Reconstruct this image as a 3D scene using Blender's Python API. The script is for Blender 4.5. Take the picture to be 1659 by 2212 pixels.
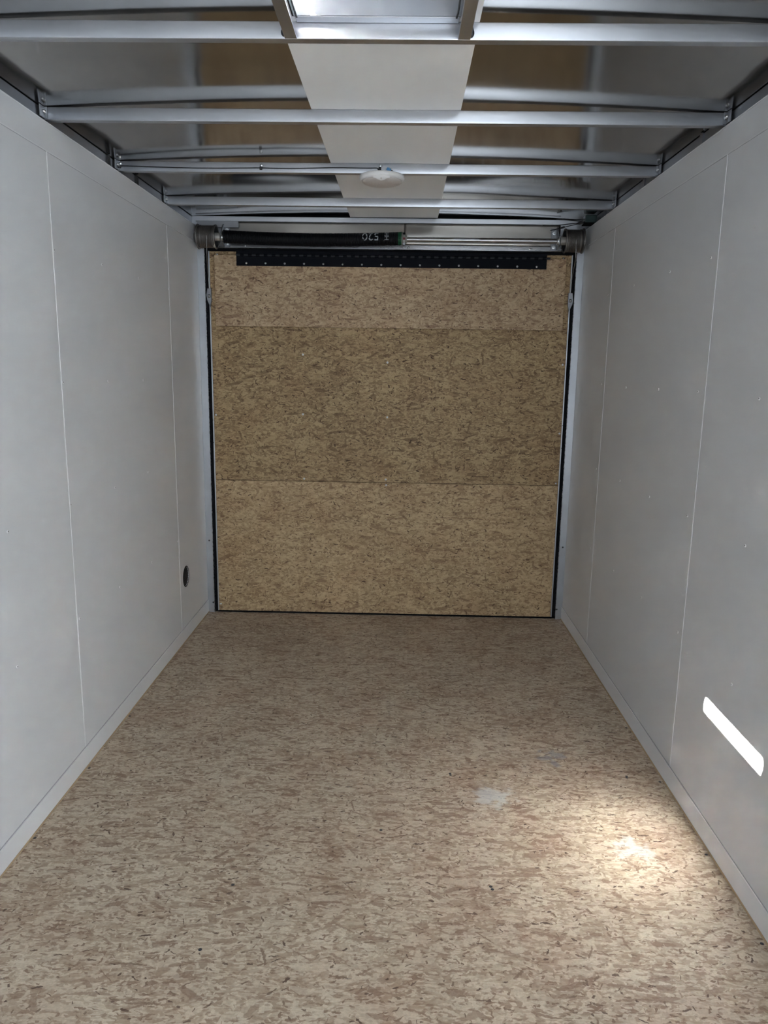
import bpy, bmesh, math, random
from mathutils import Vector, Matrix
random.seed(7)
for o in list(bpy.data.objects): bpy.data.objects.remove(o)
S = bpy.context.scene; C = S.collection

# ---------------------------------------------------------------- camera
cam_d = bpy.data.cameras.new('camera'); cam = bpy.data.objects.new('camera', cam_d); C.objects.link(cam)
F = Vector((-0.01879575, 0.98169389, -0.1895358)); Rt = Vector((0.9996522, 0.02195914, 0.01460376)); Up = Vector((-0.01849846, 0.1891954, 0.9817652))
M = Matrix.Identity(4)
for i in range(3):
    M[i][0] = Rt[i]; M[i][1] = Up[i]; M[i][2] = -F[i]
M.translation = Vector((0.07027, -4.18349, 1.42257)); cam.matrix_world = M
cam_d.sensor_fit = 'VERTICAL'; cam_d.sensor_height = 36; cam_d.lens = 1620.0 / 2212 * 36; cam_d.clip_start = 0.02
S.camera = cam

# ---------------------------------------------------------------- world, sun, daylight from the side door, exposure
w = bpy.data.worlds.new('world'); S.world = w; w.use_nodes = True
nt = w.node_tree; bg = nt.nodes['Background']
sky = nt.nodes.new('ShaderNodeTexSky'); sky.sky_type = 'NISHITA'; sky.sun_disc = False; sky.sun_elevation = math.radians(55); sky.sun_rotation = math.radians(200)
nt.links.new(sky.outputs[0], bg.inputs[0]); bg.inputs[1].default_value = 0.25

sun_d = bpy.data.lights.new('sun', 'SUN'); sun = bpy.data.objects.new('sun', sun_d); C.objects.link(sun)
SUN_DIR = Vector((1.23, 0.35, -1.87)).normalized()
sun.rotation_euler = SUN_DIR.to_track_quat('-Z', 'Y').to_euler(); sun.location = (-2, -4, 5)
sun_d.energy = 2600; sun_d.angle = math.radians(0.53); sun_d.color = (1.0, 0.975, 0.94)

def area(name, loc, direction, sx, sy, energy, color, spread=180):
    d = bpy.data.lights.new(name, 'AREA'); d.shape = 'RECTANGLE'; d.size = sx; d.size_y = sy; d.energy = energy; d.color = color
    d.spread = math.radians(spread)
    o = bpy.data.objects.new(name, d); C.objects.link(o); o.location = loc
    o.rotation_euler = Vector(direction).to_track_quat('-Z', 'Y').to_euler(); return o
# daylight of the open side door, behind the camera in the right-hand wall
area('side_door_daylight', (1.02, -4.75, 1.05), (-1, 0.12, 0), 0.8, 1.75, 122, (0.82, 0.91, 1.0))
# stand-in fill lamp added before the closed front wall, behind the camera
area('front_fill', (0.0, -5.30, 1.15), (0, 1, 0.02), 1.7, 1.7, 5.0, (0.84, 0.92, 1.0))

S.view_settings.view_transform = 'Standard'; S.view_settings.look = 'None'
S.view_settings.gamma = 1; S.view_settings.use_curve_mapping = False
S.view_settings.exposure = 0.0
S.cycles.sample_clamp_indirect = 0.0; S.cycles.sample_clamp_direct = 0.0; S.cycles.caustics_reflective = True; S.cycles.blur_glossy = 0.0
S.cycles.max_bounces = 8; S.cycles.diffuse_bounces = 5; S.cycles.glossy_bounces = 5

# ---------------------------------------------------------------- helpers
def new_bm(): return bmesh.new()
def add_box(bm, x0, x1, y0, y1, z0, z1, bev=0.0):
    r = bmesh.ops.create_cube(bm, size=1)
    for v in r['verts']:
        v.co = Vector(((x0 + x1) / 2 + v.co.x * (x1 - x0), (y0 + y1) / 2 + v.co.y * (y1 - y0), (z0 + z1) / 2 + v.co.z * (z1 - z0)))
    if bev > 0:
        es = list({e for v in r['verts'] for e in v.link_edges})
        bmesh.ops.bevel(bm, geom=es, offset=bev, segments=2, affect='EDGES', profile=0.5)
def add_prism(bm, prof, x0, x1):
    """profile of (y,z) points extruded along x"""
    a = [bm.verts.new((x0, y, z)) for y, z in prof]; b = [bm.verts.new((x1, y, z)) for y, z in prof]
    n = len(prof)
    bm.faces.new(a); bm.faces.new(b[::-1])
    for i in range(n): bm.faces.new((a[i], b[i], b[(i + 1) % n], a[(i + 1) % n]))
    bmesh.ops.recalc_face_normals(bm, faces=bm.faces)
def add_lathe(bm, prof, axis='z', loc=(0, 0, 0), n=40):
    """profile of (radius, height) revolved round an axis"""
    rings = []
    L = Vector(loc)
    def P(r, h, a):
        c, s = r * math.cos(a), r * math.sin(a)
        return L + (Vector((c, s, h)) if axis == 'z' else Vector((h, c, s)) if axis == 'x' else Vector((c, h, s)))
    for r, h in prof:
        if r < 1e-6: rings.append([bm.verts.new(P(0, h, 0))])
        else: rings.append([bm.verts.new(P(r, h, 2 * math.pi * i / n)) for i in range(n)])
    for k in range(len(rings) - 1):
        A, B = rings[k], rings[k + 1]
        for i in range(n):
            j = (i + 1) % n
            if len(A) == 1 and len(B) == 1: continue
            if len(A) == 1: bm.faces.new((A[0], B[i], B[j]))
            elif len(B) == 1: bm.faces.new((A[i], B[0], A[j]))
            else: bm.faces.new((A[i], B[i], B[j], A[j]))
    bmesh.ops.recalc_face_normals(bm, faces=bm.faces)
def add_tube(bm, pts, r, n=10):
    pts = [Vector(p) for p in pts]; rings = []
    for i, p in enumerate(pts):
        t = (pts[min(i + 1, len(pts) - 1)] - pts[max(i - 1, 0)]).normalized()
        u = t.cross(Vector((0, 0, 1)));
        if u.length < .05: u = t.cross(Vector((1, 0, 0)))
        u.normalize(); v = t.cross(u)
        rr = r[i] if isinstance(r, (list, tuple)) else r
        rings.append([bm.verts.new(p + rr * (math.cos(2 * math.pi * k / n) * u + math.sin(2 * math.pi * k / n) * v)) for k in range(n)])
    for a, b in zip(rings, rings[1:]):
        for k in range(n): bm.faces.new((a[k], b[k], b[(k + 1) % n], a[(k + 1) % n]))
    bm.faces.new(rings[0]); bm.faces.new(rings[-1][::-1])
    bmesh.ops.recalc_face_normals(bm, faces=bm.faces)
def smoothpath(ctrl, n=8):
    out = []
    c = [Vector(p) for p in ctrl]
    for i in range(len(c) - 1):
        p0 = c[max(i - 1, 0)]; p1 = c[i]; p2 = c[i + 1]; p3 = c[min(i + 2, len(c) - 1)]
        for k in range(n):
            t = k / n
            out.append(0.5 * ((2 * p1) + (-p0 + p2) * t + (2 * p0 - 5 * p1 + 4 * p2 - p3) * t * t + (-p0 + 3 * p1 - 3 * p2 + p3) * t ** 3))
    out.append(c[-1]); return out
def obj(name, bm, mat, parent=None, smooth=False):
    me = bpy.data.meshes.new(name); bm.to_mesh(me); bm.free()
    me.materials.append(mat)
    if smooth:
        for p in me.polygons: p.use_smooth = True
    o = bpy.data.objects.new(name, me); C.objects.link(o)
    if parent: o.parent = parent; o.matrix_parent_inverse = Matrix.Translation(-parent.location)
    return o
def autosmooth(o, ang=40):
    bm = bmesh.new(); bm.from_mesh(o.data)
    for f in bm.faces: f.smooth = True
    for e in bm.edges:
        if len(e.link_faces) == 2 and e.calc_face_angle(0) > math.radians(ang): e.smooth = False
    bm.to_mesh(o.data); bm.free(); return o
def box(name, x0, x1, y0, y1, z0, z1, mat, parent=None, bev=0.0):
    bm = new_bm(); add_box(bm, x0, x1, y0, y1, z0, z1, bev); return obj(name, bm, mat, parent)
def thing(name, label, cat, loc=(0, 0, 0), group=None):
    o = bpy.data.objects.new(name, None); C.objects.link(o); o.location = loc; o.empty_display_size = .05
    return tag(o, label, cat, group)
def tag(o, label, cat, group=None, kind=None):
    o['label'] = label; o['category'] = cat
    if group: o['group'] = group
    if kind: o['kind'] = kind
    return o
def struct(o, label=None, cat=None):
    o['kind'] = 'structure'
    if label: o['label'] = label
    if cat: o['category'] = cat
    return o

# ---------------------------------------------------------------- materials
def mat(name, color, rough=0.5, metal=0.0, spec=0.5, bump=None, bump_dist=0.001, coat=0.0, aniso=0.0):
    m = bpy.data.materials.new(name); m.use_nodes = True; t = m.node_tree; b = t.nodes['Principled BSDF']
    b.inputs['Base Color'].default_value = (*color, 1); b.inputs['Roughness'].default_value = rough
    b.inputs['Metallic'].default_value = metal; b.inputs['Specular IOR Level'].default_value = spec
    b.inputs['Coat Weight'].default_value = coat
    if bump:
        tc = t.nodes.new('ShaderNodeTexCoord'); mp = t.nodes.new('ShaderNodeMapping'); ns = t.nodes.new('ShaderNodeTexNoise'); bp = t.nodes.new('ShaderNodeBump')
        mp.inputs['Scale'].default_value = bump; ns.inputs['Scale'].default_value = 1; ns.inputs['Detail'].default_value = 3
        bp.inputs['Distance'].default_value = bump_dist; bp.inputs['Strength'].default_value = 1
        t.links.new(tc.outputs['Object'], mp.inputs[0]); t.links.new(mp.outputs[0], ns.inputs[0]); t.links.new(ns.outputs[0], bp.inputs['Height']); t.links.new(bp.outputs[0], b.inputs['Normal'])
    return m

def metal_mat(name, color, rough, streak=(2, 60, 60), var=0.12, wave=(1.2, 2.2, 1), wave_d=0.0):
    m = mat(name, color, rough, 1.0); t = m.node_tree; b = t.nodes['Principled BSDF']; N = t.nodes; L = t.links
    tc = N.new('ShaderNodeTexCoord')
    mp = N.new('ShaderNodeMapping'); mp.inputs['Scale'].default_value = streak; L.new(tc.outputs['Object'], mp.inputs[0])
    ns = N.new('ShaderNodeTexNoise'); ns.inputs['Scale'].default_value = 1; ns.inputs['Detail'].default_value = 4; L.new(mp.outputs[0], ns.inputs[0])
    r = N.new('ShaderNodeMapRange'); r.inputs[3].default_value = max(0.02, rough - var); r.inputs[4].default_value = rough + var
    L.new(ns.outputs[0], r.inputs[0]); L.new(r.outputs[0], b.inputs['Roughness'])
    n3 = N.new('ShaderNodeTexNoise'); n3.inputs['Scale'].default_value = 7; n3.inputs['Detail'].default_value = 5; L.new(tc.outputs['Object'], n3.inputs[0])
    cr = N.new('ShaderNodeValToRGB'); cr.color_ramp.elements[0].position = .3; cr.color_ramp.elements[1].position = .7
    cr.color_ramp.elements[0].color = (*[c * .88 for c in color], 1); cr.color_ramp.elements[1].color = (*color, 1)
    L.new(n3.outputs[0], cr.inputs[0]); L.new(cr.outputs[0], b.inputs['Base Color'])
    if wave_d:
        m2 = N.new('ShaderNodeMapping'); m2.inputs['Scale'].default_value = wave; L.new(tc.outputs['Object'], m2.inputs[0])
        n2 = N.new('ShaderNodeTexNoise'); n2.inputs['Scale'].default_value = 1; n2.inputs['Detail'].default_value = 1; L.new(m2.outputs[0], n2.inputs[0])
        bp = N.new('ShaderNodeBump'); bp.inputs['Distance'].default_value = wave_d; L.new(n2.outputs[0], bp.inputs['Height']); L.new(bp.outputs[0], b.inputs['Normal'])
    return m

# one overlapping layer of wood strands: every Voronoi cell may carry one strand, turned and sized at random
def flake_group():
    g = bpy.data.node_groups.new('strand_layer', 'ShaderNodeTree'); N = g.nodes; L = g.links
    for n, t in (('Vector', 'NodeSocketVector'), ('Under', 'NodeSocketColor'), ('Scale', 'NodeSocketFloat'), ('Stretch', 'NodeSocketFloat'), ('Density', 'NodeSocketFloat'),
                 ('Half Length', 'NodeSocketFloat'), ('Half Width', 'NodeSocketFloat'), ('Spread', 'NodeSocketFloat'), ('Offset', 'NodeSocketFloat'),
                 ('Dark', 'NodeSocketColor'), ('Mid', 'NodeSocketColor'), ('Light', 'NodeSocketColor'), ('Opacity', 'NodeSocketFloat'), ('Jitter', 'NodeSocketFloat'), ('Grain', 'NodeSocketFloat')):
        g.interface.new_socket(n, in_out='INPUT', socket_type=t)
    g.interface.new_socket('Color', in_out='OUTPUT', socket_type='NodeSocketColor')
    gi = N.new('NodeGroupInput'); go = N.new('NodeGroupOutput')
    def math_(op, a, b=None, c=None):
        n = N.new('ShaderNodeMath'); n.operation = op
        for k, v in enumerate((a, b, c)):
            if v is None: continue
            if isinstance(v, (int, float)): n.inputs[k].default_value = v
            else: L.new(v, n.inputs[k])
        return n.outputs[0]
    comb = N.new('ShaderNodeCombineXYZ'); L.new(gi.outputs['Offset'], comb.inputs[0]); L.new(math_('MULTIPLY', gi.outputs['Offset'], 1.7), comb.inputs[1])
    add = N.new('ShaderNodeVectorMath'); add.operation = 'ADD'; L.new(gi.outputs['Vector'], add.inputs[0]); L.new(comb.outputs[0], add.inputs[1])
    sc = N.new('ShaderNodeCombineXYZ'); L.new(gi.outputs['Scale'], sc.inputs[0]); L.new(math_('MULTIPLY', gi.outputs['Scale'], gi.outputs['Stretch']), sc.inputs[1]); sc.inputs[2].default_value = 1
    mul = N.new('ShaderNodeVectorMath'); mul.operation = 'MULTIPLY'; L.new(add.outputs[0], mul.inputs[0]); L.new(sc.outputs[0], mul.inputs[1])
    vo = N.new('ShaderNodeTexVoronoi'); vo.voronoi_dimensions = '2D'; vo.inputs['Scale'].default_value = 1; L.new(mul.outputs[0], vo.inputs['Vector'])
    df = N.new('ShaderNodeVectorMath'); df.operation = 'SUBTRACT'; L.new(mul.outputs[0], df.inputs[0]); L.new(vo.outputs['Position'], df.inputs[1])
    dv = N.new('ShaderNodeVectorMath'); dv.operation = 'DIVIDE'; L.new(df.outputs[0], dv.inputs[0]); L.new(sc.outputs[0], dv.inputs[1])
    s1 = N.new('ShaderNodeSeparateXYZ'); L.new(dv.outputs[0], s1.inputs[0])
    rc = N.new('ShaderNodeSeparateColor'); L.new(vo.outputs['Color'], rc.inputs[0])
    wn = N.new('ShaderNodeTexWhiteNoise'); wn.noise_dimensions = '3D'; L.new(vo.outputs['Color'], wn.inputs['Vector'])
    rc2 = N.new('ShaderNodeSeparateColor'); L.new(wn.outputs['Color'], rc2.inputs[0])
    # angle, mostly along x: (r-.5) cubed-ish
    a0 = math_('SUBTRACT', rc.outputs[0], 0.5); ang = math_('MULTIPLY', math_('ADD', math_('MULTIPLY', a0, .5), math_('MULTIPLY', math_('MULTIPLY', math_('MULTIPLY', a0, a0), a0), 6.0)), gi.outputs['Spread'])
    ca = math_('COSINE', ang); sa = math_('SINE', ang)
    jit = gi.outputs['Jitter']
    lx = math_('ADD', math_('ADD', math_('MULTIPLY', s1.outputs[0], ca), math_('MULTIPLY', s1.outputs[1], sa)), math_('MULTIPLY', jit, 1.6))
    ly = math_('ADD', math_('SUBTRACT', math_('MULTIPLY', s1.outputs[1], ca), math_('MULTIPLY', s1.outputs[0], sa)), jit)
    # curved strand
    ly = math_('ADD', ly, math_('MULTIPLY', math_('MULTIPLY', lx, lx), math_('MULTIPLY', math_('SUBTRACT', rc2.outputs[0], .5), 4.5)))
    hl = math_('MULTIPLY', gi.outputs['Half Length'], math_('ADD', math_('MULTIPLY', rc2.outputs[1], 1.1), .45))
    hw = math_('MULTIPLY', gi.outputs['Half Width'], math_('ADD', math_('MULTIPLY', rc2.outputs[2], 1.2), .4))
    ex = math_('DIVIDE', math_('ABSOLUTE', lx), hl); ey = math_('DIVIDE', math_('ABSOLUTE', ly), hw)
    e = math_('ADD', math_('POWER', ex, 3.0), math_('POWER', ey, 2.0))
    mr = N.new('ShaderNodeMapRange'); mr.inputs[1].default_value = .8; mr.inputs[2].default_value = 1.15; mr.inputs[3].default_value = 1; mr.inputs[4].default_value = 0; L.new(e, mr.inputs[0])
    on = math_('LESS_THAN', rc.outputs[1], gi.outputs['Density'])
    fac = math_('MULTIPLY', math_('MULTIPLY', mr.outputs[0], on), gi.outputs['Opacity'])
    # tone of the strand
    tone = math_('ADD', rc.outputs[2], gi.outputs['Grain'])
    m1 = N.new('ShaderNodeMix'); m1.data_type = 'RGBA'; m2 = N.new('ShaderNodeMix'); m2.data_type = 'RGBA'
    def mrg(a, b):
        r = N.new('ShaderNodeMapRange'); r.inputs[1].default_value = a; r.inputs[2].default_value = b; L.new(tone, r.inputs[0]); return r.outputs[0]
    L.new(mrg(0, .45), m1.inputs[0]); L.new(gi.outputs['Dark'], m1.inputs[6]); L.new(gi.outputs['Mid'], m1.inputs[7])
    L.new(mrg(.45, 1), m2.inputs[0]); L.new(m1.outputs[2], m2.inputs[6]); L.new(gi.outputs['Light'], m2.inputs[7])
    mx = N.new('ShaderNodeMix'); mx.data_type = 'RGBA'; L.new(fac, mx.inputs[0]); L.new(gi.outputs['Under'], mx.inputs[6]); L.new(m2.outputs[2], mx.inputs[7])
    L.new(mx.outputs[2], go.inputs[0]); return g
FG = flake_group()

def osb(name, plane, light, mid, dark, fleck, spread=1.0, rough=.62, patch=(.80, .72, .68), seed=0.0, stains=()):
    m = bpy.data.materials.new(name); m.use_nodes = True; t = m.node_tree; b = t.nodes['Principled BSDF']; N = t.nodes; L = t.links
    b.inputs['Roughness'].default_value = rough; b.inputs['Specular IOR Level'].default_value = .35
    tc = N.new('ShaderNodeTexCoord'); sx = N.new('ShaderNodeSeparateXYZ'); cx = N.new('ShaderNodeCombineXYZ')
    L.new(tc.outputs['Object'], sx.inputs[0]); L.new(sx.outputs['XYZ'.index(plane[0])], cx.inputs[0]); L.new(sx.outputs['XYZ'.index(plane[1])], cx.inputs[1])
    off = N.new('ShaderNodeVectorMath'); off.operation = 'ADD'; off.inputs[1].default_value = (seed, seed * 2.3, 0); L.new(cx.outputs[0], off.inputs[0])
    # soft warp so strands bend
    wn = N.new('ShaderNodeTexNoise'); wn.inputs['Scale'].default_value = 9; wn.inputs['Detail'].default_value = 2; L.new(off.outputs[0], wn.inputs[0])
    ws = N.new('ShaderNodeVectorMath'); ws.operation = 'SUBTRACT'; ws.inputs[1].default_value = (.5, .5, .5); L.new(wn.outputs['Color'], ws.inputs[0])
    wm = N.new('ShaderNodeVectorMath'); wm.operation = 'SCALE'; wm.inputs['Scale'].default_value = .02; L.new(ws.outputs[0], wm.inputs[0])
    wa = N.new('ShaderNodeVectorMath'); wa.operation = 'ADD'; L.new(off.outputs[0], wa.inputs[0]); L.new(wm.outputs[0], wa.inputs[1])
    V = wa.outputs[0]
    jn = N.new('ShaderNodeTexNoise'); jn.inputs['Scale'].default_value = 120; jn.inputs['Detail'].default_value = 2; L.new(V, jn.inputs[0])
    jm = N.new('ShaderNodeMath'); jm.operation = 'MULTIPLY_ADD'; jm.inputs[1].default_value = .010; jm.inputs[2].default_value = -.005; L.new(jn.outputs[0], jm.inputs[0])
    gm_ = N.new('ShaderNodeMapping'); gm_.inputs['Scale'].default_value = (40, 260, 1); L.new(V, gm_.inputs[0])
    gn = N.new('ShaderNodeTexNoise'); gn.inputs['Scale'].default_value = 1; gn.inputs['Detail'].default_value = 2; L.new(gm_.outputs[0], gn.inputs[0])
    gr = N.new('ShaderNodeMath'); gr.operation = 'MULTIPLY_ADD'; gr.inputs[1].default_value = .7; gr.inputs[2].default_value = -.35; L.new(gn.outputs[0], gr.inputs[0])
    base = N.new('ShaderNodeRGB'); base.outputs[0].default_value = (*[(a + c) / 2 for a, c in zip(mid, dark)], 1)
    col = base.outputs[0]
    def layer(scale, stretch, dens, hl, hw, sp, o, D, Mi, Li, op=1.0):
        nonlocal col
        n = N.new('ShaderNodeGroup'); n.node_tree = FG
        # the next layer's position waits on the colour below it, which keeps the shader's working memory small
        q = N.new('ShaderNodeVectorMath'); q.operation = 'SCALE'; q.inputs['Scale'].default_value = 1e-7; L.new(col, q.inputs[0])
        vv = N.new('ShaderNodeVectorMath'); vv.operation = 'ADD'; L.new(V, vv.inputs[0]); L.new(q.outputs[0], vv.inputs[1])
        L.new(vv.outputs[0], n.inputs['Vector']); L.new(jm.outputs[0], n.inputs['Jitter']); L.new(gr.outputs[0], n.inputs['Grain']); L.new(col, n.inputs['Under'])
        for k, v in (('Scale', scale), ('Stretch', stretch), ('Density', dens), ('Half Length', hl), ('Half Width', hw), ('Spread', sp), ('Offset', o), ('Opacity', op)): n.inputs[k].default_value = v
        for k, v in (('Dark', D), ('Mid', Mi), ('Light', Li)): n.inputs[k].default_value = (*v, 1)
        col = n.outputs[0]
    D, Mi, Li = dark, mid, light
    DM = tuple((a + c) / 2 for a, c in zip(dark, mid)); fm = tuple((a + c * 2) / 3 for a, c in zip(fleck, dark))
    layer(13, 3.2, 1.0, .075, .018, .5 * spread, 3.1, DM, Mi, Li)
    layer(16, 3.0, .9, .045, .012, 1.6 * spread, 11.7, D, Mi, Li)
    layer(19, 2.8, .85, .036, .009, 1.7 * spread, 31.3, Mi, Mi, Li, .9)
    layer(27, 2.6, .75, .024, .0065, 2.2 * spread, 53.3, DM, Mi, Li, .9)
    layer(44, 2.3, .65, .015, .0038, 2.6 * spread, 71.1, Mi, Li, Li, .85)
    layer(60, 2.6, .50, .012, .0024, 2.6 * spread, 77.1, D, DM, Li, .8)
    layer(12, 2.6, .26, .040, .0065, 1.6 * spread, 79.9, D, D, DM, .7)
    layer(11, 2.6, .22, .040, .0085, 1.5 * spread, 81.9, Li, Li, Li, .6)
    layer(11, 2.4, .16, .034, .0026, 2.0 * spread, 83.7, fm, D, DM, .8)
    layer(30, 2.4, .15, .014, .0021, 2.6 * spread, 91.9, fleck, fm, D, .9)
    layer(46, 2.0, .12, .007, .0022, 3.4 * spread, 97.3, fleck, fm, D, .9)
    # large soft patches of redder / greyer wood
    pn = N.new('ShaderNodeTexNoise'); pn.inputs['Scale'].default_value = 5; pn.inputs['Detail'].default_value = 4; L.new(V, pn.inputs[0])
    pr = N.new('ShaderNodeMapRange'); pr.inputs[1].default_value = .45; pr.inputs[2].default_value = .72; pr.inputs[3].default_value = 0; pr.inputs[4].default_value = .7; L.new(pn.outputs[0], pr.inputs[0])
    mx = N.new('ShaderNodeMix'); mx.data_type = 'RGBA'; mx.blend_type = 'MULTIPLY'; L.new(pr.outputs[0], mx.inputs[0]); L.new(col, mx.inputs[6]); mx.inputs[7].default_value = (*patch, 1)
    fn = N.new('ShaderNodeTexNoise'); fn.inputs['Scale'].default_value = 160; fn.inputs['Detail'].default_value = 3; L.new(V, fn.inputs[0])
    fr = N.new('ShaderNodeMapRange'); fr.inputs[1].default_value = .25; fr.inputs[2].default_value = .75; fr.inputs[3].default_value = .86; fr.inputs[4].default_value = 1.1; L.new(fn.outputs[0], fr.inputs[0])
    mf = N.new('ShaderNodeVectorMath'); mf.operation = 'SCALE'; L.new(mx.outputs[2], mf.inputs[0]); L.new(fr.outputs[0], mf.inputs['Scale'])
    out = mf.outputs[0]
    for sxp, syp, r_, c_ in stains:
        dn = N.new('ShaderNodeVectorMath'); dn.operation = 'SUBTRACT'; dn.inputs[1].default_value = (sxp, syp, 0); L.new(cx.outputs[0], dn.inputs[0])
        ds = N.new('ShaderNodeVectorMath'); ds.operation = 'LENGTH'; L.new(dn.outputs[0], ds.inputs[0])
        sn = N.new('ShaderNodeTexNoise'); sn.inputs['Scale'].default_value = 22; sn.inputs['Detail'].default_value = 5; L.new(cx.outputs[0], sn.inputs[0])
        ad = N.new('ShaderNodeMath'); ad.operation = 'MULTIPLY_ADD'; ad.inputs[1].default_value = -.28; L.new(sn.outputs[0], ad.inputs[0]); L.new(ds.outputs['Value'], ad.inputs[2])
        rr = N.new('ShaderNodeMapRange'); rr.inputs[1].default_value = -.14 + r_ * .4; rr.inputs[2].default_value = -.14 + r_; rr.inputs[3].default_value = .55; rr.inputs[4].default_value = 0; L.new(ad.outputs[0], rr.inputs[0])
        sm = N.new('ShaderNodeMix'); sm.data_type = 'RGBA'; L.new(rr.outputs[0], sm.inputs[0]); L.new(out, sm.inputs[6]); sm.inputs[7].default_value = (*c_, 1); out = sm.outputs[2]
    L.new(out, b.inputs['Base Color'])
    bp = N.new('ShaderNodeBump'); bp.inputs['Distance'].default_value = .0006; bp.inputs['Strength'].default_value = .5; bn = N.new('ShaderNodeTexNoise'); bn.inputs['Scale'].default_value = 90; L.new(tc.outputs['Object'], bn.inputs[0]); L.new(bn.outputs[0], bp.inputs['Height']); L.new(bp.outputs[0], b.inputs['Normal'])
    return m

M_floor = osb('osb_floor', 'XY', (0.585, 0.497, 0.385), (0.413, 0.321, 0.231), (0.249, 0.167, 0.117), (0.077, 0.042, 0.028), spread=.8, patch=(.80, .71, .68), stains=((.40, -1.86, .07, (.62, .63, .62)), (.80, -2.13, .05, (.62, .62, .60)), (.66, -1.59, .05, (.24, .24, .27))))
M_door = osb('osb_door', 'XZ', (0.450, 0.325, 0.175), (0.295, 0.197, 0.099), (0.148, 0.088, 0.043), (0.045, 0.020, 0.007), spread=1.15, seed=4.0)
M_flap = osb('osb_flap', 'XZ', (0.533, 0.398, 0.250), (0.396, 0.279, 0.164), (0.232, 0.139, 0.082), (0.060, 0.029, 0.014), spread=1.3, seed=9.0)
M_lower = osb('osb_lower', 'XZ', (0.529, 0.387, 0.223), (0.386, 0.269, 0.144), (0.218, 0.130, 0.068), (0.059, 0.028, 0.013), spread=1.1, seed=17.0)
M_edge = mat('cut_wood_edge', (.42, .31, .19), .8, bump=(60, 60, 300), bump_dist=.001)
M_wall = mat('white_vinyl_wall', (.61, .615, .625), .47, spec=.5, bump=(1.6, 1.6, .9), bump_dist=.004)
M_seam = mat('white_seam_strip', (.68, .685, .695), .38)
M_seam_shade = mat('seam_shadow_line', (.36, .37, .39), .6)  # grey for the painted shadow lines at seams and baseboard
M_strip = mat('white_ceiling_panel', (.74, .735, .72), .55)
M_roof = metal_mat('roof_sheet', (.40, .39, .38), .12, (1.5, 3, 1), .04, (1.3, 3.2, 1), .006)
M_bow = metal_mat('aluminium_bow', (.56, .58, .615), .38, (1.5, 90, 90), .06)
M_alu = metal_mat('brushed_aluminium', (.54, .565, .60), .36, (40, 40, 2), .08)
M_head = metal_mat('header_sheet', (.38, .365, .34), .32, (2, 40, 40), .06, (3, 1, 9), .004)
M_dull = metal_mat('dull_steel', (.30, .31, .33), .45, (8, 8, 8), .1)
M_steel = metal_mat('bright_steel', (.42, .42, .43), .28, (4, 80, 80), .08)
M_black = mat('black_rubber', (.004, .004, .005), .8, spec=.15)
M_hinge = mat('black_powder_coat', (.005, .006, .009), .7, spec=.08, bump=(300, 300, 300), bump_dist=.0002)
M_spring = mat('oiled_black_spring', (.006, .006, .008), .42, spec=.3)
M_green = mat('green_paint', (.01, .11, .045), .5)
M_white_paint = mat('white_stencil_paint', (.34, .36, .38), .7)
M_red = mat('red_paint', (.16, .010, .015), .6)
M_drum = metal_mat('cable_drum_grey', (.25, .24, .23), .5, (300, 3, 3), .1)
M_cast = mat('cast_grey_metal', (.36, .35, .33), .55, metal=.5)
M_cable = metal_mat('steel_cable', (.42, .42, .41), .4, (90, 90, 90), .08)
M_zinc = metal_mat('zinc_screw', (.72, .74, .76), .3, (30, 30, 30), .1)
M_screwhole = mat('dark_screw_recess', (.03, .03, .035), .6)
M_wscrew = mat('white_painted_screw', (.82, .82, .82), .3)
M_dark = mat('dark_void', (.02, .02, .02), .9)
M_skin = metal_mat('outer_skin', (.42, .40, .36), .35, (3, 3, 3), .1)
M_plastic = mat('white_plastic', (.80, .79, .78), .35)
M_lens = mat('frosted_lens', (.56, .52, .49), .35)
M_blue = mat('blue_wire_connector', (.09, .27, .50), .4)
M_wire = mat('black_wire', (.012, .012, .014), .45)
M_glassy = mat('smoked_plastic', (.03, .05, .05), .2, spec=.6)

# ---------------------------------------------------------------- setting
YB = -5.4; HW = 2.147; ZB = 2.157; ZT = 2.195; X = 1.03
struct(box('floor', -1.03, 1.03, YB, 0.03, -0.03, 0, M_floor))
fl = bpy.data.objects['floor']
def roofz(x): return 2.1975 + .015 * max(0, 1 - (x / 1.06) ** 2)
bm = new_bm(); nx, ny = 80, 160
# crowned, slightly buckled roof sheet with an opening for the vent
VX0, VX1, VY0, VY1 = -.184, .190, -2.717, -2.329
xs = sorted(set([-1.09 + 2.18 * i / nx for i in range(nx + 1)] + [VX0, VX1])); ys = sorted(set([YB + (0.05 - YB) * j / ny for j in range(ny + 1)] + [VY0, VY1]))
def rz(x, y):
    z = roofz(x)
    # buckles between the last bows
    k = math.exp(-((y + .80) / .2) ** 2) * .0045 + math.exp(-((y + .25) / .16) ** 2) * .005
    z += k * (math.sin(x * 5.1 + 1.0) * math.sin((y + 1.1) * 11)) * math.exp(-((abs(x) - .45) / .35) ** 2)
    return z
G = [[bm.verts.new((x, y, rz(x, y))) for y in ys] for x in xs]
for i in range(len(xs) - 1):
    for j in range(len(ys) - 1):
        if xs[i] >= VX0 - 1e-6 and xs[i + 1] <= VX1 + 1e-6 and ys[j] >= VY0 - 1e-6 and ys[j + 1] <= VY1 + 1e-6: continue
        bm.faces.new((G[i][j], G[i][j + 1], G[i + 1][j + 1], G[i + 1][j]))
roof = obj('ceiling', bm, M_roof, smooth=True); struct(roof)
sol = roof.modifiers.new('thick', 'SOLIDIFY'); sol.thickness = .002; sol.offset = 1
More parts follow.
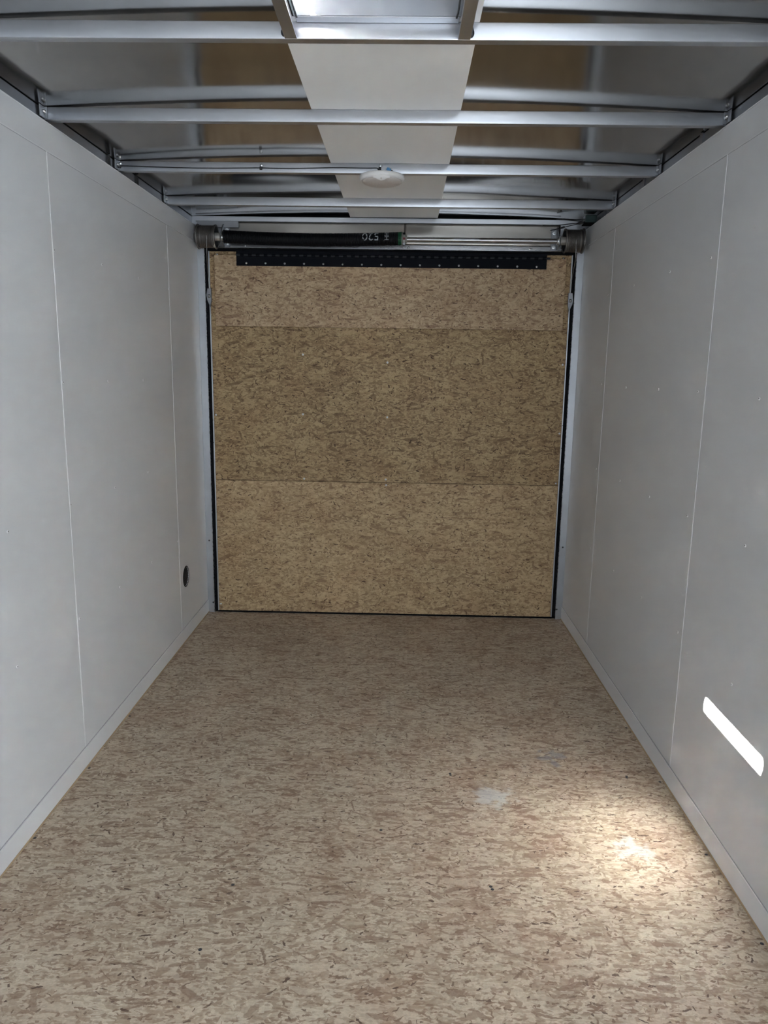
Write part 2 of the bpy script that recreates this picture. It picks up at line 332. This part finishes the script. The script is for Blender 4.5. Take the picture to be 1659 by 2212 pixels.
# white centre panel: two side ribbons beside the vent and the long run to the back
bm = new_bm()
def ribbon(x0, x1, x2, x3, y0, y1):
    z0, z1 = ZT + .0005, ZT + .0025
    v = [bm.verts.new(p) for p in ((x0, y0, z0), (x1, y0, z0), (x3, y1, z0), (x2, y1, z0), (x0, y0, z1), (x1, y0, z1), (x3, y1, z1), (x2, y1, z1))]
    for f in ((0, 1, 2, 3), (7, 6, 5, 4), (0, 4, 5, 1), (1, 5, 6, 2), (2, 6, 7, 3), (3, 7, 4, 0)): bm.faces.new([v[k] for k in f])
ribbon(-.221, .235, -.210, .250, -2.315, -.02)
ribbon(-.224, -.188, -.221, -.190, -2.9, -2.315)
ribbon(.192, .230, .190, .235, -2.9, -2.315)
bmesh.ops.recalc_face_normals(bm, faces=bm.faces)
tag(obj('ceiling_panel', bm, M_strip), 'long white flat panel running down the middle of the shiny metal ceiling above the bows', 'ceiling panel')

SCREW_BM = None
def screw_mesh(name, r, h, m):
    bm = new_bm(); add_lathe(bm, [(0, h), (r * .35, h), (r * .45, h * .75), (r * .8, h * .8), (r, 0), (0, 0)], 'z', n=10)
    me = bpy.data.meshes.new(name); bm.to_mesh(me); bm.free(); me.materials.append(m)
    for p in me.polygons: p.use_smooth = True
    return me
ME_w = screw_mesh('wall_screw', .0045, .0025, M_wscrew); ME_z = screw_mesh('zinc_screw_head', .006, .002, M_zinc); ME_b = screw_mesh('floor_screw', .005, .0008, M_screwhole); ME_r = screw_mesh('rivet_head', .0058, .004, M_zinc)
ME_d = screw_mesh('screw_recess', .0022, .0004, M_screwhole)
def place(name, me, loc, nrm, parent):
    o = bpy.data.objects.new(name, me); C.objects.link(o); o.location = loc
    o.rotation_euler = Vector(nrm).to_track_quat('Z', 'Y').to_euler(); o.parent = parent
    if parent: o.matrix_parent_inverse = Matrix.Translation(-parent.location)
    return o

def wall(side):
    s = -1 if side == 'left' else 1
    bm = new_bm()
    holes = []
    W0, W1 = sorted((s * X, s * (X + .012)))
    if side == 'left':
        # wall sheet with a round opening for the vent
        cy, cz, r = -.427, .336, .052; n = 32
        y0, y1, z0, z1 = cy - .09, cy + .09, cz - .09, cz + .09
        add_box(bm, W0, W1, YB, y0, 0, HW); add_box(bm, W0, W1, y1, 0, 0, HW)
        add_box(bm, W0, W1, y0, y1, 0, z0); add_box(bm, W0, W1, y0, y1, z1, HW)
        for xx in (s * X, s * (X + .012)):
            sq = []; ci = []
            for i in range(n):
                a = 2 * math.pi * i / n; c, q = math.cos(a), math.sin(a); k = .09 / max(abs(c), abs(q))
                sq.append(bm.verts.new((xx, cy + c * k, cz + q * k))); ci.append(bm.verts.new((xx, cy + c * r, cz + q * r)))
            for i in range(n): bm.faces.new((sq[i], sq[(i + 1) % n], ci[(i + 1) % n], ci[i]))
            holes.append(ci)
        for i in range(n): bm.faces.new((holes[0][i], holes[0][(i + 1) % n], holes[1][(i + 1) % n], holes[1][i]))
    else:
        add_box(bm, W0, W1, YB, 0, 0, HW)
    bmesh.ops.recalc_face_normals(bm, faces=bm.faces)
    wl = struct(obj('wall_' + side, bm, M_wall))
    xi = s * X
    def strip(name, y0, y1, z0, z1, d, m, bev=.0007):
        a, b = sorted((xi, xi - s * d)); return box(name, a, b, y0, y1, z0, z1, m, wl, bev)
    seams = (-1.735, -.53, -2.95) if side == 'left' else (-1.772, -.585, -2.98)
    for k, y in enumerate(seams):
        strip('seam_strip', y - .003, y + .003, .078, 2.058, .0014, M_seam, .0005)
        strip('seam_shadow_line', y + .0031, y + .0038, .078, 2.058, .0004, M_seam_shade, 0)  # darker strip paints the shadow line along the seam
    strip('seam_strip', YB, -.002, 2.058, 2.0615, .0014, M_seam, .0004)
    strip('seam_shadow_line', YB, -.002, 2.0565, 2.058, .0005, M_seam_shade, 0)
    strip('wall_screw_row_cap', YB, 0, HW - .004, HW, .0012, M_seam, .0004)
    for y in (-.55 + .015, -.94, -1.345, -1.735 + .013, -2.145):
        for z in (1.772, 1.356, .952, .55):
            yy = y + random.uniform(-.012, .012); zz = z + random.uniform(-.004, .004)
            place('wall_screw', ME_w, (xi, yy, zz), (-s, 0, 0), wl)
            place('screw_recess', ME_d, (xi - s * .0024, yy - .001, zz + .001), (-s, 0, 0), wl)
    # baseboard: thin white kick strip
    b0, b1 = sorted((xi, xi - s * .004))
    bb = struct(box('baseboard_' + side, b0, b1, YB, -.001, 0.0015, .074, M_seam, None, .0006))
    g0, g1 = sorted((xi, xi - s * .0012)); box('baseboard_shadow_line', g0, g1, YB, -.002, .074, .0775, M_seam_shade, bb)
    box('raw_board_edge', *sorted((xi - s * .0005, xi - s * .0065)), YB, -.001, 0.0002, .006, M_edge, bb)
    # outer skin and top rail seen in the slot above the wall
    o0, o1 = sorted((s * 1.088, s * 1.092)); box('outer_skin', o0, o1, YB, .05, 0, 2.2, M_skin, wl)
    return wl
wall_l = wall('left'); wall_r = wall('right')
for s, nm, k in ((-1, 'left', 1), (1, 'right', 2)):
    a, b = sorted((s * 1.052, s * 1.088))
    rail = struct(box('trim_%d' % k, a, b, YB, 0, 2.150, 2.1935, M_dull, None, .002))
    for y in ((-2.08, -1.17, -.86) if s < 0 else (-2.08, -1.50, -.90, -.33)):
        a2, b2 = sorted((s * 1.046, s * 1.052)); box('post_flange', a2, b2, y - .012, y + .012, 1.9, 2.192, M_dark if s < 0 else M_dull, rail)
    bm = new_bm(); add_box(bm, *sorted((s * 1.043, s * 1.088)), YB, 0, 2.10, 2.150, .001)
    obj('rail_ledge', bm, M_skin, rail)
struct(box('wall_front', -1.09, 1.09, YB - .02, YB, 0, 2.2, M_wall))

# ---------------------------------------------------------------- roof bows
def bow(y, label, clips):
    t = thing('roof_bow', label, 'roof bow', (0, y, ZB), 'metal bows crossing the ceiling')
    bm = new_bm(); yf = y - .009; d = .026; th = .0025
    # square tube with softly rounded corners
    add_box(bm, -1.045, 1.045, yf, yf + d, ZB, ZT, .0022)
    autosmooth(obj('tube', bm, M_bow, t), 60)
    for s in clips:
        bm = new_bm(); add_box(bm, *sorted((s * 1.034, s * 1.046)), yf - .0025, yf - .0002, ZB + .004, ZT + .0, .0008)
        add_box(bm, *sorted((s * 1.042, s * 1.046)), yf - .03, yf - .0002, ZB + .004, ZT, .0008)
        bk = obj('end_clip', bm, M_dull, t)
        bm = new_bm(); add_lathe(bm, [(0, -.006), (.003, -.006), (.0045, -.004), (.0045, 0), (.006, .0), (.006, .0075), (0, .0075)], 'y', (s * 1.040, yf - .010, ZB + .022), 12)
        obj('bolt', bm, M_zinc, bk, True)
    return t
BY = (-2.289, -1.694, -1.079, -.470)
LB = ('bright metal ceiling bow nearest the camera, carrying the vent frame',
      'second metal ceiling bow from the camera, plain and unwired between vent frame and wired bow',
      'metal ceiling bow that holds the round dome light and the black wire',
      'last metal ceiling bow, just in front of the rear door spring')
bows = [bow(y, l, (-1, 1)) for y, l in zip(BY, LB)]

# ---------------------------------------------------------------- roof vent
v = thing('roof_vent', 'square metal framed roof vent opening at the top centre in front of the first bow', 'roof vent', (0, -2.53, ZB))
for (xa, xb, nm) in ((-.209, -.181, 'l'), (.187, .215, 'r')):
    bm = new_bm(); add_box(bm, xa, xb, -3.0, BY[0] - .010, ZB + .0003, ZB + .003, .0008)
    # upright web of the angle on the outer side
    if nm == 'l': add_box(bm, xa, xa + .003, -3.0, BY[0] - .012, ZB + .003, ZT + .001)
    else: add_box(bm, xb - .003, xb, -3.0, BY[0] - .012, ZB + .003, ZT + .001)
    obj('side_rail', bm, M_bow, v)
for sx, x in ((-1, -.2085), (1, .2145)):
    pts = [(x + sx * .003, BY[0] - .013, ZB + .004 + k * .004) for k in range(9)]
    bm = new_bm(); add_tube(bm, pts, [.002, .005, .006, .0055, .004, .003, .0025, .002, .001], 8)
    obj('sealant_bead', bm, M_wire, v, True)
bm = new_bm(); add_box(bm, -.181, .187, -2.328, -2.299, ZT - .004, ZT - .001, .0008); obj('cross_flange', bm, M_bow, v)
bm = new_bm()
add_box(bm, -.182, .188, -2.331, -2.328, ZT - .002, 2.247); add_box(bm, -.182, .188, -2.718, -2.715, ZT - .002, 2.247)
add_box(bm, -.185, -.182, -2.718, -2.328, ZT - .002, 2.247); add_box(bm, .188, .191, -2.718, -2.328, ZT - .002, 2.247)
obj('collar', bm, mat('grey_vent_collar', (.33, .35, .38), .7, spec=.2), v)
for x in (-.180, .183):
    bm = new_bm(); add_tube(bm, [(x, -2.74, 2.2), (x, -2.5, 2.199), (x, -2.333, 2.197), (x + (.003 if x < 0 else -.003), -2.328, ZT - .006)], .0022, 8)
    obj('collar_shadow_line', bm, M_wire, v)  # black tube drawn for the shadow line between collar and side rail
# lid, hinged on the right and ajar on the left
bm = new_bm()
LID0 = (-.185, 2.247 + .0235); LID1 = (.20, 2.248)
prof = [LID0, LID1]
a = [bm.verts.new((LID0[0] - .0, y, LID0[1])) for y in (-2.716, -2.323)]; b = [bm.verts.new((LID1[0], y, LID1[1])) for y in (-2.716, -2.323)]
c = [bm.verts.new((LID0[0], y, LID0[1] + .006)) for y in (-2.716, -2.323)]; d = [bm.verts.new((LID1[0], y, LID1[1] + .006)) for y in (-2.716, -2.323)]
for f in ((a[0], a[1], b[1], b[0]), (c[0], d[0], d[1], c[1]), (a[0], c[0], c[1], a[1]), (b[0], b[1], d[1], d[0]), (a[0], b[0], d[0], c[0]), (a[1], c[1], d[1], b[1])): bm.faces.new(f)
bmesh.ops.recalc_face_normals(bm, faces=bm.faces)
obj('lid', bm, M_plastic, v)
# side skirts of the lid
for y in (-2.7145, -2.3275):
    bm = new_bm(); p = [bm.verts.new(q) for q in ((LID0[0], y, LID0[1]), (LID1[0], y, LID1[1]), (LID1[0], y, 2.205), (LID0[0], y, 2.205))]
    q = [bm.verts.new((k.co.x, k.co.y + .003, k.co.z)) for k in p]
    bm.faces.new(p); bm.faces.new(q[::-1])
    for i in range(4): bm.faces.new((p[i], p[(i + 1) % 4], q[(i + 1) % 4], q[i]))
    bmesh.ops.recalc_face_normals(bm, faces=bm.faces)
    obj('lid_skirt', bm, M_plastic, v)

# ---------------------------------------------------------------- rear frame
def jamb(side, k):
    s = -1 if side == 'left' else 1
    x0, x1 = sorted((s * 1.03, s * .993))
    j = struct(box('trim_%d' % k, x0, x1, -.004, .03, 0, 2.04, M_alu, None, .001))
    a, b = sorted((s * .9932, s * .9905)); box('bright_lip', a, b, -.007, .03, 0, 2.036, M_steel, j, .0006)
    box('outer_filler', *sorted((s * 1.03, s * 1.09)), .0, .03, 0, 2.2, M_skin, j)
    place('screw', ME_b, (s * 1.012, -.0045, .43), (0, -1, 0), j); place('screw', ME_b, (s * .999, -.0045, .06), (0, -1, 0), j)
    return j
jl = jamb('left', 3); jr = jamb('right', 4)
# black rubber seal round the door
bm = new_bm(); add_box(bm, -.9905, -.9725, .012, .03, 0, 2.036); add_box(bm, .9725, .9905, .012, .03, 0, 2.036); add_box(bm, -.9745, .9745, .012, .03, 2.012, 2.036); add_box(bm, -.9745, .9745, .008, .03, 0, .010)
add_box(bm, -1.03, 1.03, .0305, .05, -.03, 2.25)  # unseen black backing added behind the door to block light leaks
tag(obj('door_seal', bm, M_black), 'black rubber seal filling the gap round the chipboard ramp door', 'door seal')
hd = struct(box('trim_5', -1.088, 1.088, -.004, .03, 2.036, 2.196, M_alu, None, .001))
bm = new_bm(); add_prism(bm, [(-.0045, 2.036), (-.0075, 2.034), (-.014, 2.036), (-.014, 2.058), (-.0045, 2.060)], -.99, .99); obj('lower_lip', bm, M_steel, hd)
bm = new_bm(); add_prism(bm, [(-.0045, 2.168), (-.016, 2.170), (-.016, 2.186), (-.0045, 2.187)], -1.03, .895); obj('upper_lip', bm, M_bow, hd)
def sheet(x0, x1, yo, amp, ph, nm):
    bm = new_bm(); nx, nz = 60, 10; g = []
    for i in range(nx + 1):
        r = []
        for k in range(nz + 1):
            x = x0 + (x1 - x0) * i / nx; z = 2.060 + .108 * k / nz
            y = yo - amp * (1 - math.cos(2 * math.pi * k / nz)) * .5 * (1 + .6 * math.sin(x * 7 + ph))
            if nm == 'reflective_sheet': y -= .004 * math.exp(-((x - .74) / .05) ** 2 - ((z - 2.064) / .03) ** 2)
            r.append(bm.verts.new((x, y, z)))
        g.append(r)
    for i in range(nx):
        for k in range(nz): bm.faces.new((g[i][k], g[i + 1][k], g[i + 1][k + 1], g[i][k + 1]))
    o = obj(nm, bm, M_head, hd, True); m = o.modifiers.new('t', 'SOLIDIFY'); m.thickness = .0015; m.offset = 0; return o
sheet(-.875, .085, -.0065, .0015, 0.3, 'cover_sheet'); sheet(.076, .897, -.009, .003, 1.1, 'reflective_sheet')
for x in (-.77, .10, .74): place('screw', ME_z, (x, -.0142, 2.047), (0, -1, 0), hd)

# ---------------------------------------------------------------- ramp door
dr = struct(bpy.data.objects.new('door_1', None)); C.objects.link(dr); dr.location = (0, .02, 0)
box('upper_board', -.966, .966, .003, .022, .784, 2.019, M_door, dr, .0012)
box('lower_board', -.966, .966, .002, .022, .012, .782, M_lower, dr, .0012)
for s in (-1, 1):
    a, b = sorted((s * .9725, s * .9662)); e = box('edge_channel', a, b, -.002, .024, .012, 2.02, M_alu, dr, .0008)
    for z in (1.12, .995): place('channel_slot', ME_d, (s * .9707, -.0022, z), (0, -1, 0), dr)
for x, z in ((-.467, 1.484), (-.003, 1.448), (.953, 1.45), (-.469, 1.159), (.0, 1.150), (.957, 1.075), (-.464, .797), (-.003, .801), (.954, .795), (-.955, 1.148)):
    place('screw', ME_z, (x, .003, z), (0, -1, 0), dr)
place('screw', ME_z, (-.0, .002, .769), (0, -1, 0), dr); place('screw', ME_z, (-.956, .002, .05), (0, -1, 0), dr)
for s in (-1, 1): place('screw', ME_z, (s * .925, .003, 2.003), (0, -1, 0), dr)
# bracket holding the cable
for s in (-1, 1):
    bm = new_bm()
    X0 = s * .968
    P = [(X0 - s * .010, 1.825), (X0 + s * .010, 1.825), (X0 + s * .016, 1.79), (X0 + s * .012, 1.765), (X0 - s * .003, 1.73), (X0 - s * .010, 1.76)]
    f = [bm.verts.new((x, -.016, z)) for x, z in P]; g = [bm.verts.new((x, -.003, z)) for x, z in P]
    bm.faces.new(f); bm.faces.new(g[::-1])
    for i in range(6): bm.faces.new((f[i], f[(i + 1) % 6], g[(i + 1) % 6], g[i]))
    bmesh.ops.recalc_face_normals(bm, faces=bm.faces)
    bk = obj('cable_bracket', bm, M_dull, dr)
    bm = new_bm(); add_lathe(bm, [(0, -.012), (.0045, -.012), (.0045, -.004), (.009, -.004), (.009, 0), (0, 0)], 'y', (X0 + s * .001, -.016, 1.785), 12); obj('bolt', bm, M_zinc, bk, True)
# folding chipboard flap screwed to the upper board with a black hinge
fp = box('folding_flap', -.937, .936, -.017, .0005, 1.630, 1.998, M_flap, dr, .0012)
hg = obj('hinge', (lambda b: (add_box(b, -.817, .832, -.021, -.0172, 1.944, 2.010, .0008), add_box(b, -.817, .832, -.023, -.002, 2.010, 2.022, .001), b)[2])(new_bm()), M_hinge, dr)
bm = new_bm()
kx = -.817
bm2 = new_bm()
i = 0
while kx < .83:
    add_lathe(bm if i % 2 else bm2, [(0, 0), (.0055, 0), (.0055, .0205), (0, .0205)], 'x', (kx, -.0235, 1.998), 12); kx += .0211; i += 1
obj('hinge_knuckles', bm, M_hinge, hg, False); obj('worn_hinge_knuckles', bm2, mat('worn_black_metal', (.015, .018, .022), .6, .2), hg, False)
for k in range(16): place('rivet', ME_r, (-.764 + k * 1.544 / 15, -.021, 1.9575 - .001 * k / 15), (0, -1, 0), hg)

# ---------------------------------------------------------------- lift spring, shaft, drums, cables
ls = thing('door_lift_spring', 'black coiled door lift spring with steel shaft and end drums above the ramp door', 'torsion spring', (0, -.08, 2.075))
SY = -.08; SZ = 2.077
bm = new_bm(); add_lathe(bm, [(0, -.93), (.0125, -.93), (.0125, .93), (0, .93)], 'x', (0, SY, SZ), 24); autosmooth(obj('shaft', bm, M_steel, ls))
# keyway slot drawn as a thin bar on the shaft
box('keyway', .33, .46, SY - .0135, SY - .0115, SZ + .001, SZ + .005, M_dull, ls)
def cz(x):  # sagging centre line of the coil
    t = (x + .875) / .94
    return SZ + .005 - .012 * math.sin(math.pi * min(1, t * 1.0)) ** .8 if 0 < t < 1 else SZ + .005
def coil(x0, x1, m, nm, R=.0315):
    bm = new_bm(); pitch = .0062; per = 14; n = int((x1 - x0) / pitch * per)
    th = .0027; prev = None; pts = []
    for i in range(n + 1):
        a = 2 * math.pi * i / per; x = x0 + pitch * i / per
        c = Vector((x, SY, cz(x))); rad = Vector((0, math.cos(a), math.sin(a)))
        r4 = [bm.verts.new(c + rad * (R + dr_) + Vector((dx, 0, 0))) for dr_, dx in ((th, 0), (0, th), (-th, 0), (0, -th))]
        if prev:
            for k in range(4): bm.faces.new((prev[k], prev[(k + 1) % 4], r4[(k + 1) % 4], r4[k]))
        prev = r4
    o = obj(nm, bm, m, ls, True); return o
sp = coil(-.868, .043, M_spring, 'coil'); sg = coil(.043, .064, M_green, 'green_coil_end', .0315)
# dark core so the coil is not see-through
bm = new_bm(); add_tube(bm, [(x / 100, SY, cz(x / 100)) for x in range(-86, 7, 3)], .0305, 20); obj('coil_core', bm, M_black, ls, True)
# stencilled size mark on the coil, upside down as in the photograph
def text_mark(s, x, z, size, rot, parent, m, name):
    cu = bpy.data.curves.new(name, 'FONT'); cu.body = s; cu.size = size; cu.align_x = 'CENTER'; cu.align_y = 'CENTER'; cu.resolution_u = 3; cu.offset = .0004
    to = bpy.data.objects.new('tmp', cu); C.objects.link(to); bpy.context.view_layer.update()
    me = bpy.data.meshes.new_from_object(to.evaluated_get(bpy.context.evaluated_depsgraph_get())); bpy.data.objects.remove(to)
    b = bmesh.new(); b.from_mesh(me)
    bmesh.ops.triangulate(b, faces=b.faces)
    for _ in range(2): bmesh.ops.subdivide_edges(b, edges=[e for e in b.edges if e.calc_length() > .006], cuts=2, use_grid_fill=False)
    for v_ in b.verts:
        u, h = v_.co.x, v_.co.y
        cc, ss = math.cos(rot), math.sin(rot); u, h = u * cc - h * ss, u * ss + h * cc
        ang = (z + h - SZ) / .0345
        xx = x + u; c0 = cz(xx)
        v_.co = Vector((xx, SY - .0354 * math.cos(ang), c0 + .0354 * math.sin(ang)))
    # stripes: keep only faces on the crests of the coil
    kill = [f for f in b.faces if ((f.calc_center_median().x + .868) % .0062) > .0046]
    bmesh.ops.delete(b, geom=kill, context='FACES')
    me2 = bpy.data.meshes.new(name); b.to_mesh(me2); b.free(); me2.materials.append(m)
    o = bpy.data.objects.new(name, me2); C.objects.link(o); o.parent = parent; return o
text_mark('520', -.098, SZ + .013, .060, math.pi, sp, M_white_paint, 'size_mark'); text_mark('HH', -.014, SZ + .010, .030, math.pi / 2, sp, M_white_paint, 'letter_mark')
# winding cone with set screws
bm = new_bm(); add_lathe(bm, [(.0125, .062), (.034, .062), (.036, .066), (.030, .070), (.028, .080), (.020, .084), (.018, .090), (.0125, .090)], 'x', (0, SY, SZ), 24)
wc = autosmooth(obj('winding_cone', bm, M_cast, ls))
for dz, m in ((.026, M_black), (.0, M_red), (-.024, M_dull)):
    bm = new_bm(); add_lathe(bm, [(0, -.030 + (0.008 if abs(dz) > .01 else 0)), (.0062, -.030 + (0.008 if abs(dz) > .01 else 0)), (.0062, 0), (0, 0)], 'y', (.075, SY, SZ + dz), 10); obj('set_screw', bm, m, wc)
def drum(s):
    x0 = s * 1.003; x1 = s * .905; R = .058
    prof = []
    # outer flange, cable grooves, inner flange and hollow
    prof += [(.014, x0), (R + .004, x0), (R + .005, x0 - s * .003), (R + .004, x0 - s * .006), (R - .004, x0 - s * .009), (R - .002, x0 - s * .014), (R + .001, x0 - s * .017), (R - .003, x0 - s * .021)]
    n = 12
    for i in range(n):
        xa = x0 - s * (.024 + .056 * i / n); prof += [(R - .0045, xa), (R - .002, xa - s * .0023)]
    prof += [(R - .002, x1 + s * .010), (R + .003, x1 + s * .006), (R + .003, x1), (R - .006, x1), (R - .008, x1 + s * .04), (.022, x1 + s * .044), (.022, x1 + s * .02), (.014, x1 + s * .02)]
    bm = new_bm(); add_lathe(bm, prof, 'x', (0, SY, SZ + .002), 44); d = autosmooth(obj('cable_drum', bm, M_drum, ls), 50)
    bm = new_bm(); add_lathe(bm, [(.0125, s * .885), (.019, s * .885), (.021, s * .888), (.021, s * .918), (.0125, s * .918)], 'x', (0, SY, SZ + .002), 20); autosmooth(obj('drum_hub', bm, M_cast, d))
    bm = new_bm(); add_lathe(bm, [(R - .0078, x1 + s * .0015), (R - .0092, x1 + s * .038), (.0228, x1 + s * .042)], 'x', (0, SY, SZ + .002), 44); obj('hollow_shade', bm, M_dark, d, True)  # black inner surface paints the shade inside the hollow drum
    bm = new_bm(); add_box(bm, *sorted((x1 + s * .006, x1 + s * .016)), SY - .028, SY - .008, SZ - .043, SZ - .030, .003)
    obj('drum_mark', bm, M_red, d)
    # shaft bearing plate on the header
    bm = new_bm()
    xb = s * .878
    P = [(-.004, 2.040), (-.030, 2.040), (-.098, 2.058), (-.098, 2.098), (-.05, 2.145), (-.004, 2.160)]
    f = [bm.verts.new((xb - .002, y, z)) for y, z in P]; g = [bm.verts.new((xb + .002, y, z)) for y, z in P]
    bm.faces.new(f); bm.faces.new(g[::-1])
    for i in range(6): bm.faces.new((f[i], f[(i + 1) % 6], g[(i + 1) % 6], g[i]))
    add_box(bm, *sorted((xb, xb - s * .030)), -.018, -.0145, 2.040, 2.150, .001)
    bmesh.ops.recalc_face_normals(bm, faces=bm.faces)
    br = obj('bearing_bracket', bm, M_dull, ls)
    bm = new_bm(); add_lathe(bm, [(.0125, xb - s * .012), (.019, xb - s * .012), (.019, xb + s * .006), (.0125, xb + s * .006)], 'x', (0, SY, SZ), 20); obj('bearing', bm, M_zinc, br, True)
    for z in (2.055, 2.125):
        bm = new_bm(); add_lathe(bm, [(0, -.030), (.005, -.030), (.005, -.022), (.009, -.022), (.009, -.018), (0, -.018)], 'y', (xb - s * .015, 0, z), 8); obj('bolt', bm, M_zinc, br)
drum(-1); drum(1)
# small steel plate over left drum
box('bracket_plate', -1.02, -.80, -.030, -.0165, 2.135, 2.168, M_dull, ls, .001)
for s, nm in ((-1, 'left'), (1, 'right')):
    xx = s * (.944 if s < 0 else .955); bm = new_bm()
    pts = smoothpath([(xx, SY - .0575, SZ), (xx, SY - .056, SZ - .02), (xx + s * .004, SY - .045, 1.98), (s * .968, -.030, 1.90), (s * .969, -.012, 1.825), (s * .969, -.010, 1.79)], 8)
    add_tube(bm, pts, .0017, 8)
    obj('lift_cable', bm, M_cable, ls, True)

# ---------------------------------------------------------------- dome light and wires
dl = thing('dome_light', 'round white dome light with frosted lens under the wired ceiling bow', 'ceiling light', (-.017, -1.064, ZB))
lx, ly = -.017, -1.064
bm = new_bm(); add_lathe(bm, [(0, 0), (.080, 0), (.087, -.003), (.0885, -.009), (.087, -.016), (.083, -.021), (.078, -.022), (0, -.022)], 'z', (lx, ly, ZB - .0003), 56); autosmooth(obj('housing', bm, M_plastic, dl), 60)
bm = new_bm(); add_lathe(bm, [(.079, -.0215), (.078, -.0245), (.073, -.029), (.062, -.033), (.045, -.0358), (.022, -.0372), (0, -.0376)], 'z', (lx, ly, ZB), 56); obj('lens', bm, M_lens, dl, True)
# switch tongue at the front edge of the housing
bm = new_bm(); n = 16; top = []; bot = []
for i in range(n + 1):
    u = -1 + 2 * i / n; x = lx + u * .032; f = (math.cos(u * math.pi) + 1) / 2
    yf = ly - math.sqrt(max(0, .084 ** 2 - (u * .032) ** 2)); top.append(bm.verts.new((x, yf - .0008, ZB - .018))); 
    rad = math.hypot(u * .032, yf - ly); yb = ly - (math.sqrt(max(0, .084 ** 2 - (u * .032) ** 2)) - .017 * f - .001)
    bot.append((bm.verts.new((x, yf + .001, ZB - .024)), bm.verts.new((x, yb, ZB - .0262 - .0075 * f))))
for i in range(n):
    bm.faces.new((top[i], top[i + 1], bot[i + 1][0], bot[i][0])); bm.faces.new((bot[i][0], bot[i + 1][0], bot[i + 1][1], bot[i][1]))
bmesh.ops.recalc_face_normals(bm, faces=bm.faces)
tg = obj('switch_tongue', bm, M_plastic, dl, True)
box('switch_button', lx - .003, lx + .0025, ly - .0795, ly - .074, ZB - .0315, ZB - .0245, M_lens, dl, .001)
bm = new_bm(); add_box(bm, .001, .019, -1.104, -1.092, ZB + .002, ZB + .017, .003); add_tube(bm, [(.003, -1.098, ZB + .012), (.006, -1.1, ZB + .018), (.012, -1.099, ZB + .0165)], .0035, 8)
obj('wire_connector', bm, M_blue, dl)
bm = new_bm(); add_tube(bm, smoothpath([(.017, -1.1, ZB + .010), (.024, -1.1, ZB + .009), (.025, -1.1, ZB + .001)], 5), .0016, 6); obj('connector_wire', bm, M_wire, dl, True)
yw = BY[2] - .0115
wr = thing('black_wire', 'thin black wire clipped along the front of the dome light bow from the left wall', 'wire', (-1.03, yw, 2.172))
bm = new_bm(); add_tube(bm, smoothpath([(-1.040, yw - .003, 2.176), (-1.0, yw - .002, 2.1755), (-.796, yw, 2.1715), (-.67, yw, 2.171), (-.55, yw, 2.1725), (-.485, yw - .001, 2.1735), (-.42, yw, 2.1725), (-.329, yw, 2.1735), (-.204, yw, 2.177), (-.08, yw, 2.1765), (-.036, yw - .002, 2.1765), (-.030, yw - .004, 2.168), (-.018, yw - .003, 2.160)], 8), .0019, 8)
obj('wire', bm, M_wire, wr, True)
for x, z in ((-.485, 2.1725), (-.024, 2.175), (-1.036, 2.174)):
    bm = new_bm(); add_box(bm, x - .0055, x + .0045, yw - .0045, yw + .0022, z - .0065, z + .005, .0015); cl = obj('clip', bm, M_wire, wr)
    place('clip_screw', ME_z, (x + .001, yw + .0015, z + .011), (0, -1, 0), cl)
# junction with taped wires in the right rear corner
jb = thing('junction_box', 'smoked plastic junction box with taped wires in the right rear ceiling corner', 'junction box', (1.02, -.15, 2.17))
bm = new_bm(); add_box(bm, .985, 1.042, -.185, -.120, 2.152, 2.190, .006); obj('box', bm, M_glassy, jb)
bm = new_bm(); add_box(bm, .982, 1.044, -.188, -.115, 2.146, 2.152, .002); obj('black_edge', bm, M_black, jb)
for pts in ([(.985, -.14, 2.160), (.93, -.10, 2.160), (.86, -.05, 2.160), (.80, -.03, 2.163)], [(.985, -.142, 2.158), (.93, -.11, 2.150), (.88, -.08, 2.140), (.84, -.03, 2.138)], [(.985, -.145, 2.163), (.94, -.12, 2.172), (.89, -.10, 2.180), (.86, -.08, 2.186)]):
    bm = new_bm(); add_tube(bm, smoothpath(pts, 6), .0022, 8); obj('wire', bm, M_wire, jb, True)
bm = new_bm(); add_tube(bm, [(.985, -.142, 2.159), (.968, -.13, 2.158), (.955, -.122, 2.157)], [.006, .0065, .004], 10); obj('taped_joint', bm, M_wire, jb, True)
bm = new_bm(); add_tube(bm, [(.90, -.095, 2.1455), (.885, -.085, 2.142)], .005, 8); obj('tape_wrap', bm, M_wire, jb, True)

# ---------------------------------------------------------------- round vent opening in left wall
rv = thing('round_vent', 'round black vent opening low in the left wall near the ramp door', 'vent', (-X, -.427, .336))
bm = new_bm(); add_lathe(bm, [(.050, -X + .0), (.055, -X + .0012), (.0555, -X + .0004), (.0555, -X), (.052, -X - .012), (.050, -X - .012)], 'x', (0, -.427, .336), 40); obj('ring', bm, M_black, rv, True)
bm = new_bm(); add_lathe(bm, [(0, -X - .004), (.0505, -X - .004), (.0505, -X - .012), (0, -X - .012)], 'x', (0, -.427, .336), 32)
for k in range(-4, 5):
    hw = math.sqrt(.049 ** 2 - (k * .010) ** 2); add_box(bm, -X - .006, -X - .001, -.427 - hw, -.427 + hw, .336 + k * .010 - .0012, .336 + k * .010 + .0012)
obj('grille', bm, M_dark, rv)

# ---------------------------------------------------------------- screws in the floor
for x, y in ((-1.017, -1.747), (-1.017, -2.153), (1.012, -1.744), (1.014, -2.146), (1.014, -2.501), (.035, -2.067), (.349, -2.315), (.352, -2.326), (-.371, -2.337), (-.4, -2.575), (.902, -1.722), (.904, -1.712), (.273, -1.723), (.274, -1.733), (-1.016, -1.34), (1.012, -1.34)):
    place('floor_screw', ME_b, (x, y, 0), (0, 0, 1), fl)
